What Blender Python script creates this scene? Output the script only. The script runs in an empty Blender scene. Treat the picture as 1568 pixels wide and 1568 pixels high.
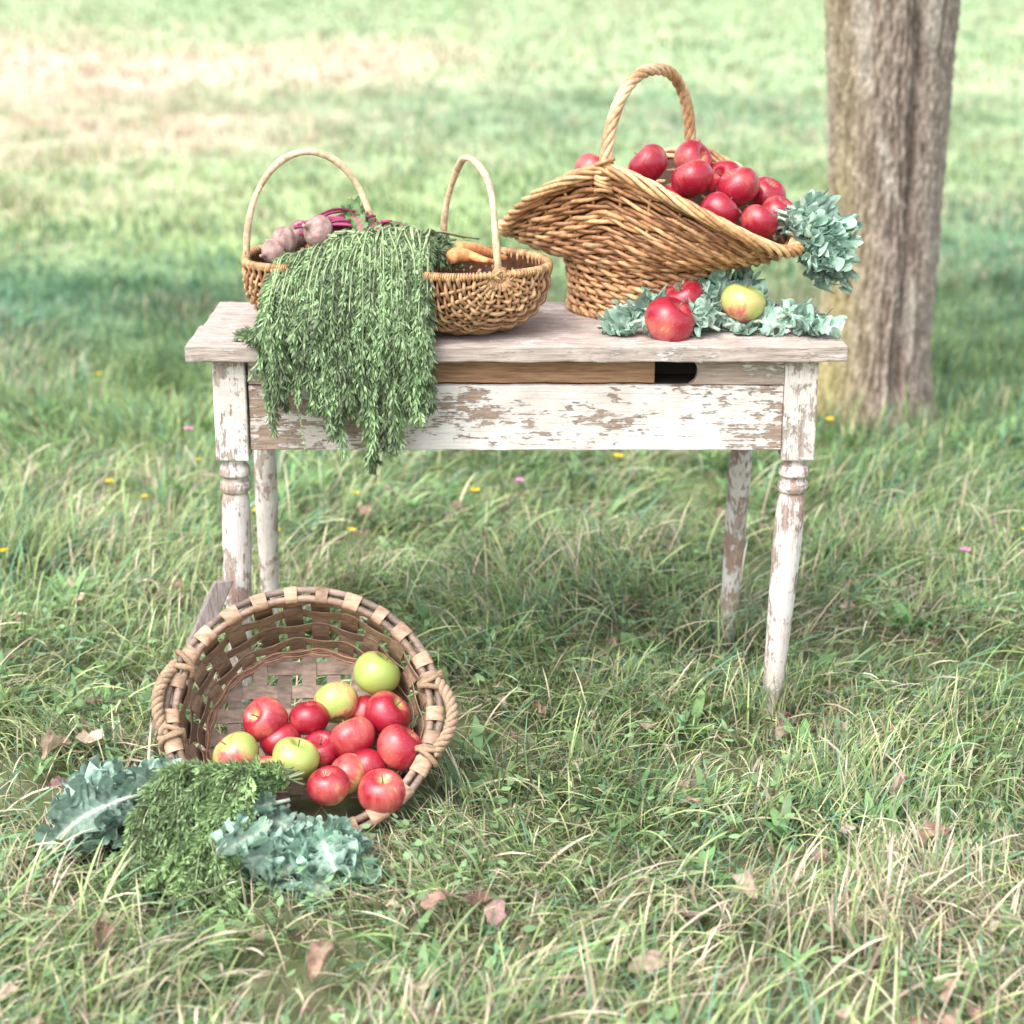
import bpy, math, random
import numpy as np
from mathutils import Vector, Matrix
random.seed(7)
rng = np.random.default_rng(7)
PI = math.pi
scene = bpy.context.scene

# ------------------------------------------------------------------ mesh helpers
class MB:
    def __init__(s):
        s.v, s.f, s.c, s.m, s.n = [], [], [], [], 0
    def add(s, v, f, c, mi=0):
        v = np.asarray(v, float).reshape(-1, 3); f = np.asarray(f, int).reshape(-1, 4)
        c = np.asarray(c, float)
        if c.ndim == 1: c = np.tile(c, (len(v), 1))
        s.v.append(v); s.f.append(f + s.n); s.c.append(c); s.m.append(np.full(len(f), mi)); s.n += len(v)
    def build(s, name, mats, parent=None, smooth=True):
        v = np.concatenate(s.v); f = np.concatenate(s.f); c = np.concatenate(s.c); m = np.concatenate(s.m)
        me = bpy.data.meshes.new(name)
        me.vertices.add(len(v)); me.vertices.foreach_set('co', v.astype(np.float32).ravel())
        me.loops.add(f.size); me.loops.foreach_set('vertex_index', f.astype(np.int32).ravel())
        me.polygons.add(len(f))
        me.polygons.foreach_set('loop_start', (np.arange(len(f)) * 4).astype(np.int32))
        me.polygons.foreach_set('loop_total', np.full(len(f), 4, np.int32))
        me.polygons.foreach_set('material_index', m.astype(np.int32))
        me.polygons.foreach_set('use_smooth', np.full(len(f), smooth, bool))
        me.update(calc_edges=True)
        a = me.color_attributes.new('Col', 'FLOAT_COLOR', 'POINT')
        a.data.foreach_set('color', np.concatenate([np.clip(c, 0, 1), np.ones((len(c), 1))], 1).astype(np.float32).ravel())
        if not isinstance(mats, (list, tuple)): mats = [mats]
        for mm in mats: me.materials.append(mm)
        o = bpy.data.objects.new(name, me); scene.collection.objects.link(o)
        if parent: o.parent = parent
        return o

def empty(name):
    o = bpy.data.objects.new(name, None); scene.collection.objects.link(o); o.empty_display_size = .1
    return o

def norm(a):
    return a / (np.linalg.norm(a, axis=-1, keepdims=True) + 1e-12)

def frames(p, closed=False):
    if closed:
        T = norm(np.roll(p, -1, 0) - np.roll(p, 1, 0))
    else:
        T = norm(np.gradient(p, axis=0))
    n = len(p); Nn = np.zeros_like(p)
    r = np.array([0, 0, 1.]) if abs(T[0, 2]) < .9 else np.array([1., 0, 0])
    cur = norm(np.cross(T[0], r)); Nn[0] = cur
    for i in range(1, n):
        cur = cur - T[i] * np.dot(cur, T[i]); cur = cur / (np.linalg.norm(cur) + 1e-12); Nn[i] = cur
    return T, Nn, np.cross(T, Nn)

def gridfaces(nr, nc, cr=False, cc=False):
    i = np.arange(nr if cr else nr - 1); j = np.arange(nc if cc else nc - 1)
    I, J = np.meshgrid(i, j, indexing='ij'); I2 = (I + 1) % nr; J2 = (J + 1) % nc
    return np.stack([I * nc + J, I * nc + J2, I2 * nc + J2, I2 * nc + J], -1).reshape(-1, 4)

def tube(mb, p, r, sides=6, col=(.5, .3, .1), closed=False, mi=0, cap=True):
    p = np.asarray(p, float); r = np.broadcast_to(np.asarray(r, float), (len(p),)).copy()
    if cap and not closed:
        p = np.concatenate([p[:1], p, p[-1:]]); r = np.concatenate([[1e-5], r, [1e-5]])
        T, A, B = frames(p[1:-1]); T = np.concatenate([T[:1], T, T[-1:]]); A = np.concatenate([A[:1], A, A[-1:]]); B = np.concatenate([B[:1], B, B[-1:]])
        col = np.asarray(col, float)
        if col.ndim == 2: col = np.concatenate([col[:1], col, col[-1:]])
    else:
        T, A, B = frames(p, closed); col = np.asarray(col, float)
    a = np.arange(sides) * 2 * PI / sides
    v = p[:, None] + r[:, None, None] * (np.cos(a)[None, :, None] * A[:, None] + np.sin(a)[None, :, None] * B[:, None])
    if col.ndim == 2: col = np.repeat(col, sides, 0)
    mb.add(v, gridfaces(len(p), sides, closed, True), col, mi)

def strap(mb, p, nrm, w, th, col, closed=False, mi=0):
    p = np.asarray(p, float); nrm = norm(np.asarray(nrm, float))
    T = norm(np.roll(p, -1, 0) - np.roll(p, 1, 0)) if closed else norm(np.gradient(p, axis=0))
    S = norm(np.cross(T, nrm)); w = np.broadcast_to(np.asarray(w, float), (len(p),))[:, None]
    v = np.stack([p - S * w / 2 - nrm * th / 2, p + S * w / 2 - nrm * th / 2, p + S * w / 2 + nrm * th / 2, p - S * w / 2 + nrm * th / 2], 1)
    col = np.asarray(col, float)
    if col.ndim == 2: col = np.repeat(col, 4, 0)
    mb.add(v, gridfaces(len(p), 4, closed, True), col, mi)

def spline(c, n):
    c = np.asarray(c, float); m = len(c)
    P = np.concatenate([[2 * c[0] - c[1]], c, [2 * c[-1] - c[-2]]])
    t = np.linspace(0, m - 1 - 1e-9, n); i = t.astype(int); u = (t - i)[:, None]
    p0, p1, p2, p3 = P[i], P[i + 1], P[i + 2], P[i + 3]
    return .5 * (2 * p1 + (p2 - p0) * u + (2 * p0 - 5 * p1 + 4 * p2 - p3) * u ** 2 + (3 * p1 - p0 - 3 * p2 + p3) * u ** 3)

def helix(mb, p, R, pitch, ns, r, colf, closed=False, sides=6, squash=1.):
    p = np.asarray(p, float)
    L = np.concatenate([[0], np.cumsum(np.linalg.norm(np.diff(p, axis=0), axis=1))])
    T, A, B = frames(p, closed)
    turns = max(1, round(L[-1] / pitch))
    for k in range(ns):
        a = L / (L[-1] if L[-1] > 0 else 1) * turns * 2 * PI + k * 2 * PI / ns
        q = p + R * (np.cos(a)[:, None] * A + np.sin(a)[:, None] * B * squash)
        tube(mb, q, r, sides, colf(), False)

def snoise(x, y, sc, seed):
    r = np.random.default_rng(seed); out = 0
    for i in range(7):
        a = r.uniform(0, 2 * PI); f = sc * r.uniform(.6, 2.2); ph = r.uniform(0, 2 * PI)
        out = out + np.sin(f * (x * math.cos(a) + y * math.sin(a)) + ph + 1.3 * np.sin(f * .6 * (y * math.cos(a) - x * math.sin(a)) + ph * 2))
    return out / 3.2

def boxm(mb, x0, x1, y0, y1, z0, z1, nx=1, ny=1, nz=1, jit=0, col=(.5, .5, .5), mi=0):
    def face(o, a, b, na, nb):
        u = np.linspace(0, 1, na + 1); v = np.linspace(0, 1, nb + 1)
        P = np.array(o, float) + u[:, None, None] * np.array(a, float) + v[None, :, None] * np.array(b, float)
        P = P.reshape(-1, 3)
        if jit:
            P = P + jit * np.stack([np.sin(P[:, 0] * 61 + P[:, 1] * 87 + P[:, 2] * 51) * .5,
                                    np.sin(P[:, 0] * 47 + P[:, 2] * 133) + .5 * np.sin(P[:, 0] * 171 + 2), 
                                    np.sin(P[:, 0] * 39 + P[:, 1] * 53 + 1) + .5 * np.sin(P[:, 0] * 143)], 1)
        mb.add(P, gridfaces(na + 1, nb + 1), col, mi)
    X, Y, Z = x1 - x0, y1 - y0, z1 - z0
    face((x0, y0, z0), (X, 0, 0), (0, 0, Z), nx, nz)
    face((x0, y1, z0), (0, 0, Z), (X, 0, 0), nz, nx)
    face((x0, y0, z1), (X, 0, 0), (0, Y, 0), nx, ny)
    face((x0, y0, z0), (0, Y, 0), (X, 0, 0), ny, nx)
    face((x0, y0, z0), (0, 0, Z), (0, Y, 0), nz, ny)
    face((x1, y0, z0), (0, Y, 0), (0, 0, Z), ny, nz)

def finish_box(o, bev=.002):
    w = o.modifiers.new('weld', 'WELD'); w.merge_threshold = .0002
    b = o.modifiers.new('bev', 'BEVEL'); b.width = bev; b.segments = 2; b.limit_method = 'ANGLE'; b.angle_limit = math.radians(50)
    for p in o.data.polygons: p.use_smooth = False

# ------------------------------------------------------------------ materials
def newmat(name):
    m = bpy.data.materials.new(name); m.use_nodes = True; nt = m.node_tree
    return m, nt, nt.nodes['Principled BSDF'], nt.nodes['Material Output']
def nd(nt, typ, ins=None, **kw):
    n = nt.nodes.new(typ)
    for k, v in kw.items(): setattr(n, k, v)
    for k, v in (ins or {}).items():
        if isinstance(v, bpy.types.NodeSocket): nt.links.new(v, n.inputs[k])
        else: n.inputs[k].default_value = v
    return n
def ramp(nt, fac, stops):
    r = nt.nodes.new('ShaderNodeValToRGB'); nt.links.new(fac, r.inputs[0]); e = r.color_ramp.elements
    while len(e) < len(stops): e.new(.5)
    for i, (p, c) in enumerate(stops):
        e[i].position = p; e[i].color = (*c, 1) if len(c) == 3 else c
    return r.outputs[0]
def mixc(nt, f, a, b, mode='MIX'):
    n = nt.nodes.new('ShaderNodeMix'); n.data_type = 'RGBA'; n.blend_type = mode
    for s, v in ((n.inputs[0], f), (n.inputs[6], a), (n.inputs[7], b)):
        if isinstance(v, bpy.types.NodeSocket): nt.links.new(v, s)
        else: s.default_value = v if not isinstance(v, tuple) or len(v) == 4 else (*v, 1)
    return n.outputs[2]
def math_(nt, op, a, b=0., c=None):
    n = nt.nodes.new('ShaderNodeMath'); n.operation = op
    for i, v in enumerate((a, b) if c is None else (a, b, c)):
        if isinstance(v, bpy.types.NodeSocket): nt.links.new(v, n.inputs[i])
        else: n.inputs[i].default_value = v
    return n.outputs[0]
def noise_(nt, vec, scale, detail=4, rough=.55, stretch=None):
    if stretch:
        mp = nd(nt, 'ShaderNodeMapping', {'Vector': vec}); mp.inputs['Scale'].default_value = stretch; vec = mp.outputs[0]
    return nd(nt, 'ShaderNodeTexNoise', {'Vector': vec, 'Scale': scale, 'Detail': detail, 'Roughness': rough}).outputs['Fac']

def veg_mat(name, trans=.35, rough=.5, nscale=30, var=.35, gloss=.3, bump=0):
    m, nt, b, out = newmat(name)
    col = nd(nt, 'ShaderNodeAttribute', attribute_name='Col').outputs['Color']
    co = nd(nt, 'ShaderNodeTexCoord').outputs['Object']
    n = noise_(nt, co, nscale, 3)
    f = ramp(nt, n, [(.3, (1 - var,) * 3), (.7, (1 + var * .6,) * 3)])
    c = mixc(nt, 1., col, f, 'MULTIPLY')
    nt.links.new(c, b.inputs['Base Color']); b.inputs['Roughness'].default_value = rough
    b.inputs['Specular IOR Level'].default_value = gloss
    if bump:
        bp = nd(nt, 'ShaderNodeBump', {'Height': noise_(nt, co, 160, 3), 'Strength': bump, 'Distance': .003}); nt.links.new(bp.outputs[0], b.inputs['Normal'])
    tr = nd(nt, 'ShaderNodeBsdfTranslucent', {'Color': c})
    mx = nd(nt, 'ShaderNodeMixShader', {0: trans, 1: b.outputs[0], 2: tr.outputs[0]})
    nt.links.new(mx.outputs[0], out.inputs[0])
    return m
def attr_mat(name, rough=.5, nscale=60, var=.3, stretch=None, bump=.0, spec=.4, coat=0):
    m, nt, b, out = newmat(name)
    col = nd(nt, 'ShaderNodeAttribute', attribute_name='Col').outputs['Color']
    co = nd(nt, 'ShaderNodeTexCoord').outputs['Object']
    n = noise_(nt, co, nscale, 5, .6, stretch)
    f = ramp(nt, n, [(.3, (1 - var,) * 3), (.7, (1 + var * .7,) * 3)])
    nt.links.new(mixc(nt, 1., col, f, 'MULTIPLY'), b.inputs['Base Color'])
    b.inputs['Roughness'].default_value = rough; b.inputs['Specular IOR Level'].default_value = spec
    b.inputs['Coat Weight'].default_value = coat
    if bump:
        bp = nd(nt, 'ShaderNodeBump', {'Height': n, 'Strength': bump, 'Distance': .003}); nt.links.new(bp.outputs[0], b.inputs['Normal'])
    return m

def paint_mat(name, grain, cover=.5, xbias=0., zbias=0., wood=((.20, .125, .08), (.46, .33, .25)), rust=.0, pmax=.78):
    m, nt, b, out = newmat(name)
    co = nd(nt, 'ShaderNodeTexCoord').outputs['Object']
    st = {'x': (1, 6, 14), 'z': (14, 14, 1)}[grain]
    g = noise_(nt, co, 14, 6, .65, st)
    st2 = {'x': (1, 4, 40), 'z': (26, 26, 1)}[grain]
    g2 = noise_(nt, co, 9, 5, .7, st2)
    big = noise_(nt, co, 9, 7, .68, {'x': (1, 1.5, 2.6), 'z': (1.6, 1.6, 1)}[grain])
    fl = noise_(nt, co, 45, 4, .6, {'x': (1, 2, 2.5), 'z': (1.5, 1.5, 1)}[grain])
    woodc = ramp(nt, g, [(.3, wood[0]), (.7, wood[1])])
    if rust:
        woodc = mixc(nt, math_(nt, 'MULTIPLY', ramp(nt, noise_(nt, co, 12, 3), [(.45, (0,) * 3), (.6, (1,) * 3)]), rust), woodc, (.38, .19, .15))
    s = math_(nt, 'ADD', math_(nt, 'MULTIPLY', big, .9), math_(nt, 'MULTIPLY', fl, .42))
    s = math_(nt, 'ADD', s, math_(nt, 'MULTIPLY', g2, .45))
    if xbias:
        sp = nd(nt, 'ShaderNodeSeparateXYZ', {0: co}).outputs
        ax = math_(nt, 'ABSOLUTE', math_(nt, 'ADD', sp[0], 0.))
        mr = nd(nt, 'ShaderNodeMapRange', {0: ax, 1: .24, 2: .5, 3: 0., 4: xbias}).outputs[0]
        s = math_(nt, 'ADD', s, mr)
    mask = ramp(nt, s, [(min(.97, cover + .40), (0,) * 3), (min(.999, cover + .46), (1,) * 3)])
    pc = ramp(nt, g2, [(.25, (pmax * .62, pmax * .54, pmax * .48)), (.45, (pmax * .93, pmax * .88, pmax * .84)), (.8, (pmax, pmax * .97, pmax * .94))])
    dirt = ramp(nt, noise_(nt, co, 5, 6, .7), [(.35, (.74, .68, .64)), (.6, (1, 1, 1))])
    pc = mixc(nt, 1., pc, dirt, 'MULTIPLY')
    ck = noise_(nt, co, 11, 4, .8, {'x': (1, 5, 60), 'z': (55, 55, 1)}[grain])
    pc = mixc(nt, ramp(nt, ck, [(.30, (.8,) * 3), (.385, (0,) * 3)]), pc, (.32, .25, .21))
    c = mixc(nt, mask, pc, woodc)
    nt.links.new(c, b.inputs['Base Color']); b.inputs['Roughness'].default_value = .75; b.inputs['Specular IOR Level'].default_value = .2
    h = math_(nt, 'ADD', math_(nt, 'MULTIPLY', mask, -.9), math_(nt, 'MULTIPLY', g2, .9))
    bp = nd(nt, 'ShaderNodeBump', {'Height': h, 'Strength': .9, 'Distance': .002}); nt.links.new(bp.outputs[0], b.inputs['Normal'])
    return m

M_paint_x = paint_mat('peeling_paint_board', 'x', .555, xbias=.10, wood=((.22, .15, .11), (.46, .35, .28)))
M_paint_z = paint_mat('peeling_paint_leg', 'z', .475, rust=.45, wood=((.24, .17, .14), (.52, .43, .37)))
M_top = paint_mat('weathered_top', 'x', .37, wood=((.27, .215, .185), (.57, .49, .44)), pmax=.68)
M_board = paint_mat('bare_brown_board', 'x', .15, wood=((.22, .11, .06), (.48, .29, .18)))
M_grey = paint_mat('grey_board', 'z', .22, wood=((.14, .12, .11), (.36, .31, .29)))
M_bare = paint_mat('bare_apron', 'x', .37, wood=((.26, .19, .15), (.50, .40, .34)))
M_dark, _nt, _b, _o = newmat('interior_shade'); _b.inputs['Base Color'].default_value = (.03, .022, .018, 1); _b.inputs['Roughness'].default_value = .9  # near-black colour stands for the shade inside the apron slot
M_wick = attr_mat('wicker', .42, 90, .45, (1, 1, 1), .3, .45, .12)
M_splint = attr_mat('splint_wood', .55, 40, .45, (1, 3, 3), .4, .35)
M_rope = attr_mat('rope', .85, 300, .4, None, .5, .2)
M_kale = veg_mat('kale_leaf', .15, .55, 70, .25, .3, .5)
M_green = veg_mat('carrot_top_leaf', .25, .5, 40, .3, .4)
M_grass = veg_mat('grass_blades', .35, .45, 8, .2, .35)
M_leafdry = veg_mat('dead_leaf', .2, .7, 80, .4, .2)
M_crown = veg_mat('tree_leaf', .3, .5, 3, .3, .3)
M_root = attr_mat('root_vegetable', .7, 90, .45, (1, 1, 1), .5, .25)

# ------------------------------------------------------------------ ground colour field
def fields(x, y):
    n1 = snoise(x, y, .9, 1); n2 = snoise(x, y, 3.5, 2); n3 = snoise(x, y, .35, 3)
    def blob(cx, cy, rx, ry, rot=0, k=1.):
        c, s = math.cos(rot), math.sin(rot); dx = x - cx; dy = y - cy
        q = ((dx * c + dy * s) / rx) ** 2 + ((-dx * s + dy * c) / ry) ** 2
        return np.clip(np.exp(-q * .9) * (1 + .35 * n1) * k, 0, 1)
    hill = np.maximum(blob(-4.2, 18, 3.0, 4.2, .25), blob(-2.7, 13.6, 1.7, 1.4, .25, .9))
    hill = np.maximum(hill, .85 * blob(-1.5, 18.5, 1.2, 3.0))
    hill = hill * np.clip(.8 + .35 * n2, .2, 1.1)
    dry = np.clip(.10 + .20 * n2 + .14 * n1, 0, .7)
    dry = np.maximum(dry, .62 * blob(.75, 2.68, .6, .33)); dry = np.maximum(dry, .35 * blob(0, 2.5, 1.4, .22))
    dry = np.maximum(dry, .25 * blob(.5, 4.6, 1.1, .6)); dry = np.maximum(dry, .45 * blob(-1.0, 2.9, .5, .4))
    dry = np.maximum(dry, .35 * blob(-2.8, 10.4, 2, .6)); dry = np.maximum(dry, np.clip(hill, 0, .95))
    shade_green = np.maximum(blob(-2.5, 7.7, 2.0, 1.0, -.1), blob(3.0, 8.2, 1.4, 2.0)) * 1.  # shade bands left and right painted into the grass colour as darker green
    shade_green = np.maximum(shade_green, .55 * blob(.6, 14.5, 2.4, 1.6)); shade_green = np.maximum(shade_green, .7 * blob(2.6, 6.0, 1.2, .9)); shade_green = np.maximum(shade_green, .45 * blob(.2, 8.2, 1.6, .8))
    return dry, shade_green, hill, n1, n2, n3
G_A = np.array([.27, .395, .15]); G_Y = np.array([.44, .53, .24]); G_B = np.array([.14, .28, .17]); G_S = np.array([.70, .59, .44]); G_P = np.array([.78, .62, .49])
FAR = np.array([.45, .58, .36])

gx = np.sign(np.linspace(-1, 1, 261)) * (np.abs(np.linspace(-1, 1, 261)) ** 3) * 400
gy = 3 + np.sign(np.linspace(-1, 1, 381)) * (np.abs(np.linspace(-1, 1, 381)) ** 3) * 420
GX, GY = np.meshgrid(gx, gy, indexing='ij'); X, Y = GX.ravel(), GY.ravel()
d, l, hl, n1, n2, n3 = fields(X, Y)
base = G_A * .6 + G_Y * .4
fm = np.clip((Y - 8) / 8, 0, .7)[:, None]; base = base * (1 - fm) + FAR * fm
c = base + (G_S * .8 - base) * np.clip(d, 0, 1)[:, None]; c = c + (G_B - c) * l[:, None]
c = c + (G_P - c) * (hl * .6)[:, None]
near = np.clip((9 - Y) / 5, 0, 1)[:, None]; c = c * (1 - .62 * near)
Z = -.004 + .0 * X + np.clip(Y - 60, 0, None) * .02
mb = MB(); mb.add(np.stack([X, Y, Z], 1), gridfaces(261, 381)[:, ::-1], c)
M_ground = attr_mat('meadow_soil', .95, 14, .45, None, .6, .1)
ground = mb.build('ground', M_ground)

# ------------------------------------------------------------------ grass
def blades(mb, x, y, z, head, L, W, a0, a1, col, segs=4, prof='g'):
    n = len(x); t = np.linspace(0, 1, segs + 1)
    ang = a0[:, None] + a1[:, None] * t[None, :]
    st = (L / segs)[:, None]
    hz = np.concatenate([np.zeros((n, 1)), np.cumsum(np.sin(ang[:, :-1]) * st, 1)], 1)
    vz = np.concatenate([np.zeros((n, 1)), np.cumsum(np.cos(ang[:, :-1]) * st, 1)], 1)
    vz = np.maximum(vz, .002 + .006 * rng.random((n, 1)))
    wp = (1 - t) ** .6 * (.55 + .9 * t) + .03 if prof == 'g' else np.sin(PI * (.06 + .92 * t)) ** .8 * 1.
    hx, hy = np.cos(head)[:, None], np.sin(head)[:, None]
    cx = x[:, None] + hz * hx; cy = y[:, None] + hz * hy; cz = z[:, None] + vz
    tw = rng.uniform(-.5, .5, n)[:, None]
    w = W[:, None] * wp[None, :] / 2
    sx, sy, sz = -hy * np.cos(tw), hx * np.cos(tw), np.sin(tw)
    A = np.stack([cx - sx * w, cy - sy * w, cz - sz * w], -1); B = np.stack([cx + sx * w, cy + sy * w, cz + sz * w], -1)
    V = np.stack([A, B], 2).reshape(-1, 3)
    k = np.arange(n)[:, None] * (segs + 1) * 2 + np.arange(segs)[None] * 2
    F = np.stack([k, k + 1, k + 3, k + 2], -1).reshape(-1, 4)
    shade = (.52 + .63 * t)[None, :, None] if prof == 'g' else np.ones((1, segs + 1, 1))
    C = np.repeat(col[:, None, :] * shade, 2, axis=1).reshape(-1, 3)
    mb.add(V, F, C)

TREE_Y = 5.90
def inside_excl(x, y):
    e = ((x + .366) / .225) ** 2 + ((y - 3.23) / .19) ** 2 < 1
    e |= ((x - 1.12) ** 2 + (y - TREE_Y) ** 2) < .15 ** 2
    return e
def sample(n, y0, y1, ext, k=.26):
    y = rng.uniform(y0, y1, n * 2); wmax = k * y1 + ext
    x = rng.uniform(-wmax, wmax, n * 2); keep = np.abs(x) < k * y + ext
    keep &= ~inside_excl(x, y)
    cl = snoise(x, y, 9, 11); keep &= rng.random(n * 2) < np.clip(.68 + .5 * cl, .15, 1)
    return x[keep][:n], y[keep][:n]
def colours(x, y, dk=1.):
    d, l, hl, n1, n2, n3 = fields(x, y); n = len(x); r = rng.random(n)
    c = np.tile(G_A, (n, 1)); m = (rng.random(n) < np.clip(.36 + .25 * n1, 0, 1)); c[m] = G_Y
    m = rng.random(n) < .26; c[m] = G_B * 1.2
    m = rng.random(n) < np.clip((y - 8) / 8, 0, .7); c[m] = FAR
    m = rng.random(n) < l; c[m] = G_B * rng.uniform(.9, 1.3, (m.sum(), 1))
    m = rng.random(n) < d; c[m] = G_S
    m = rng.random(n) < hl * .8; c[m] = G_P
    return c * rng.uniform(.45, 1.5, (n, 1)) * rng.uniform(.92, 1.08, (n, 3))
def tramp(x, y, k):
    return 1 - k * np.exp(-(((x + .44) / .40) ** 2 + ((y - 3.02) / .27) ** 2) ** 2)
mb = MB()
def region(n, y0, y1, ext, L0, L1, W0, W1, segs, a0=(0, .7), a1=(.4, 1.8)):
    x, y = sample(n, y0, y1, ext); n = len(x)
    head = snoise(x, y, 2.5, 21) * 2.6 + rng.normal(0, 1.1, n) - .6
    cl = np.clip(1 + .45 * snoise(x, y, 6, 5), .45, 1.8)
    L = rng.uniform(L0, L1, n) * cl * tramp(x, y, .66)
    blades(mb, x, y, np.full(n, -.004), head, L, rng.uniform(W0, W1, n), rng.uniform(*a0, n), rng.uniform(*a1, n), colours(x, y), segs)
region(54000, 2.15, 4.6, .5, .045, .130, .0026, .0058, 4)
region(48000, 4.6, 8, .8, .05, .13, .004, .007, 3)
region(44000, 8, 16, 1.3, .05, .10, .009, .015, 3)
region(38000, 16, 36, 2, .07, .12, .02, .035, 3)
x, y = sample(11000, 2.15, 5.4, .5); n = len(x)
head = snoise(x, y, 1.8, 33) * 2.4 + rng.normal(0, .8, n) - .4
Lr = rng.uniform(.10, .23, n) * tramp(x, y, .76)
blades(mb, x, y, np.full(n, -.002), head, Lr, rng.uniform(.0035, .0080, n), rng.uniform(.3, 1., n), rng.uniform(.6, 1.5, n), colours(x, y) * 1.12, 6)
for fx, fy, s, k in [(-.527, 3.545, .05, 90), (.502, 3.545, .05, 190), (-.52, 3.925, .05, 130), (.456, 3.925, .05, 190), (1.12, TREE_Y - .2, .22, 400)]:
    x = fx + rng.normal(0, s, k) ; y = fy - .01 + rng.normal(0, s * .7, k)
    blades(mb, x, y, np.zeros(k), rng.uniform(0, 2 * PI, k), rng.uniform(.09, .17, k), rng.uniform(.003, .006, k), rng.uniform(0, .4, k), rng.uniform(.2, 1.1, k), colours(x, y), 5)
x, y = sample(12000, 2.15, 5.2, .5); n = len(x)
blades(mb, x, y, rng.uniform(.0, .035, n), rng.uniform(0, 2 * PI, n), rng.uniform(.04, .13, n), rng.uniform(.0014, .003, n), rng.uniform(1.1, 1.5, n), rng.uniform(-.2, .3, n), G_S * rng.uniform(.5, 1.2, (n, 1)), 3)
mb.build('grass', M_grass)

# broadleaf weeds (one mass)
mb = MB()
x, y = sample(760, 2.2, 6.0, .4); n = len(x)
k = 7; X = np.repeat(x, k) + rng.normal(0, .012, n * k); Y = np.repeat(y, k) + rng.normal(0, .012, n * k); m = len(X)
sz = np.repeat(rng.uniform(.45, 1.05, n), k)
cw = np.array([.24, .41, .17]) * rng.uniform(.65, 1.4, (m, 1)) * rng.uniform(.9, 1.1, (m, 3))
ok = tramp(X, Y, 1.) > .6
blades(mb, X[ok], Y[ok], np.full(ok.sum(), .012), rng.uniform(0, 2 * PI, ok.sum()), (sz * rng.uniform(.05, .10, m))[ok], (sz * rng.uniform(.012, .026, m))[ok], rng.uniform(.4, 1.1, ok.sum()), rng.uniform(.2, .9, ok.sum()), cw[ok], 6, 'w')
x, y = sample(4200, 2.2, 4.8, .4); n = len(x)
blades(mb, x, y, rng.uniform(.02, .055, n), rng.uniform(0, 2 * PI, n), rng.uniform(.014, .03, n), rng.uniform(.009, .016, n), rng.uniform(.9, 1.4, n), rng.uniform(-.1, .4, n), np.array([.26, .42, .20]) * rng.uniform(.7, 1.4, (n, 1)), 4, 'w')
mb.build('meadow_weeds', M_grass)

# dead leaves
mb = MB()
def dryleaf(x, y, z, s, head):
    nu, nv = 11, 9; u = np.linspace(0, 1, nu)[:, None] * np.ones((1, nv)); v = np.linspace(-1, 1, nv)[None] * np.ones((nu, 1))
    w = .36 * np.sin(PI * np.clip(u, .02, .98)) ** .7 * (1 + .18 * np.sin(u * 21 + x * 50))
    p1, p2 = rng.uniform(0, 6, 2); cu = rng.uniform(-1.2, 1.6)
    zz = cu * (v * w) ** 2 * 2.6 + .16 * np.sin(u * 5 + p1) + .08 * np.sin(v * 4 + u * 9 + p2)
    P = np.stack([(u - .5), v * w * (1 - .25 * abs(cu) * np.abs(v)), zz + .1], -1).reshape(-1, 3) * s
    R = np.array(Matrix.Rotation(head, 3, 'Z') @ Matrix.Rotation(rng.uniform(-.9, .9), 3, 'X') @ Matrix.Rotation(rng.uniform(-.5, .5), 3, 'Y'))
    cc = random.choice([(.44, .30, .23), (.54, .41, .33), (.36, .23, .18), (.60, .47, .37), (.34, .22, .20)])
    mb.add(P @ R.T + np.array([x, y, z]), gridfaces(nu, nv), np.array(cc) * rng.uniform(.8, 1.2))
for i in range(150):
    yy = 2.35 + 2.6 * random.random() ** 1.5; xx = random.uniform(-1, 1) * (.26 * yy + .1)
    if ((xx + .38) / .33) ** 2 + ((yy - 3.10) / .33) ** 2 < 1: continue
    dryleaf(xx, yy, random.uniform(.025, .06), random.uniform(.022, .048), random.uniform(0, 6.3))
for (xx, yy) in [(-.02, 2.70), (-.28, 2.56), (-.62, 2.62), (.62, 2.74), (.56, 2.98), (.50, 2.88), (-.12, 2.74), (.2, 2.55), (-.78, 3.35), (-.83, 3.3), (.38, 2.78), (.7, 2.95)]:
    dryleaf(xx, yy, .06, random.uniform(.045, .062), random.uniform(0, 6.3))
mb.build('fallen_leaves', M_leafdry)

# small wildflowers
mb = MB()
def flower(x, y, z, s, col):
    for k in range(9):
        a = k * 2 * PI / 9; blades(mb, np.array([x]), np.array([y]), np.array([z]), np.array([a]), np.array([s]), np.array([s * .55]), np.array([.9]), np.array([.5]), np.array([col]), 3, 'w')
    tube(mb, spline([(x + .01, y, 0), (x, y, z * .6), (x, y, z + .003)], 6), .0012, 4, (.15, .25, .07))
for px in [(-1.02, 4.85), (-.93, 4.7), (-.62, 4.58), (-.83, 4.95), (-.55, 4.35), (-.37, 4.7), (-.40, 4.45), (.26, 4.95), (-.09, 4.72), (-1.15, 4.3), (.9, 5.4), (-1.3, 6.), (1.2, 4.4), (-.28, 5.4), (.1, 5.9)]:
    flower(px[0] + random.uniform(-.02, .02), px[1], random.uniform(.10, .15), random.uniform(.012, .018), (.9, .66, .03))
for px in [(1.03, 4.25), (.02, 4.8), (-.9, 5.3)]:
    flower(px[0], px[1], .12, .017, (.8, .35, .6))
mb.build('wildflowers', M_leafdry)

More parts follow.
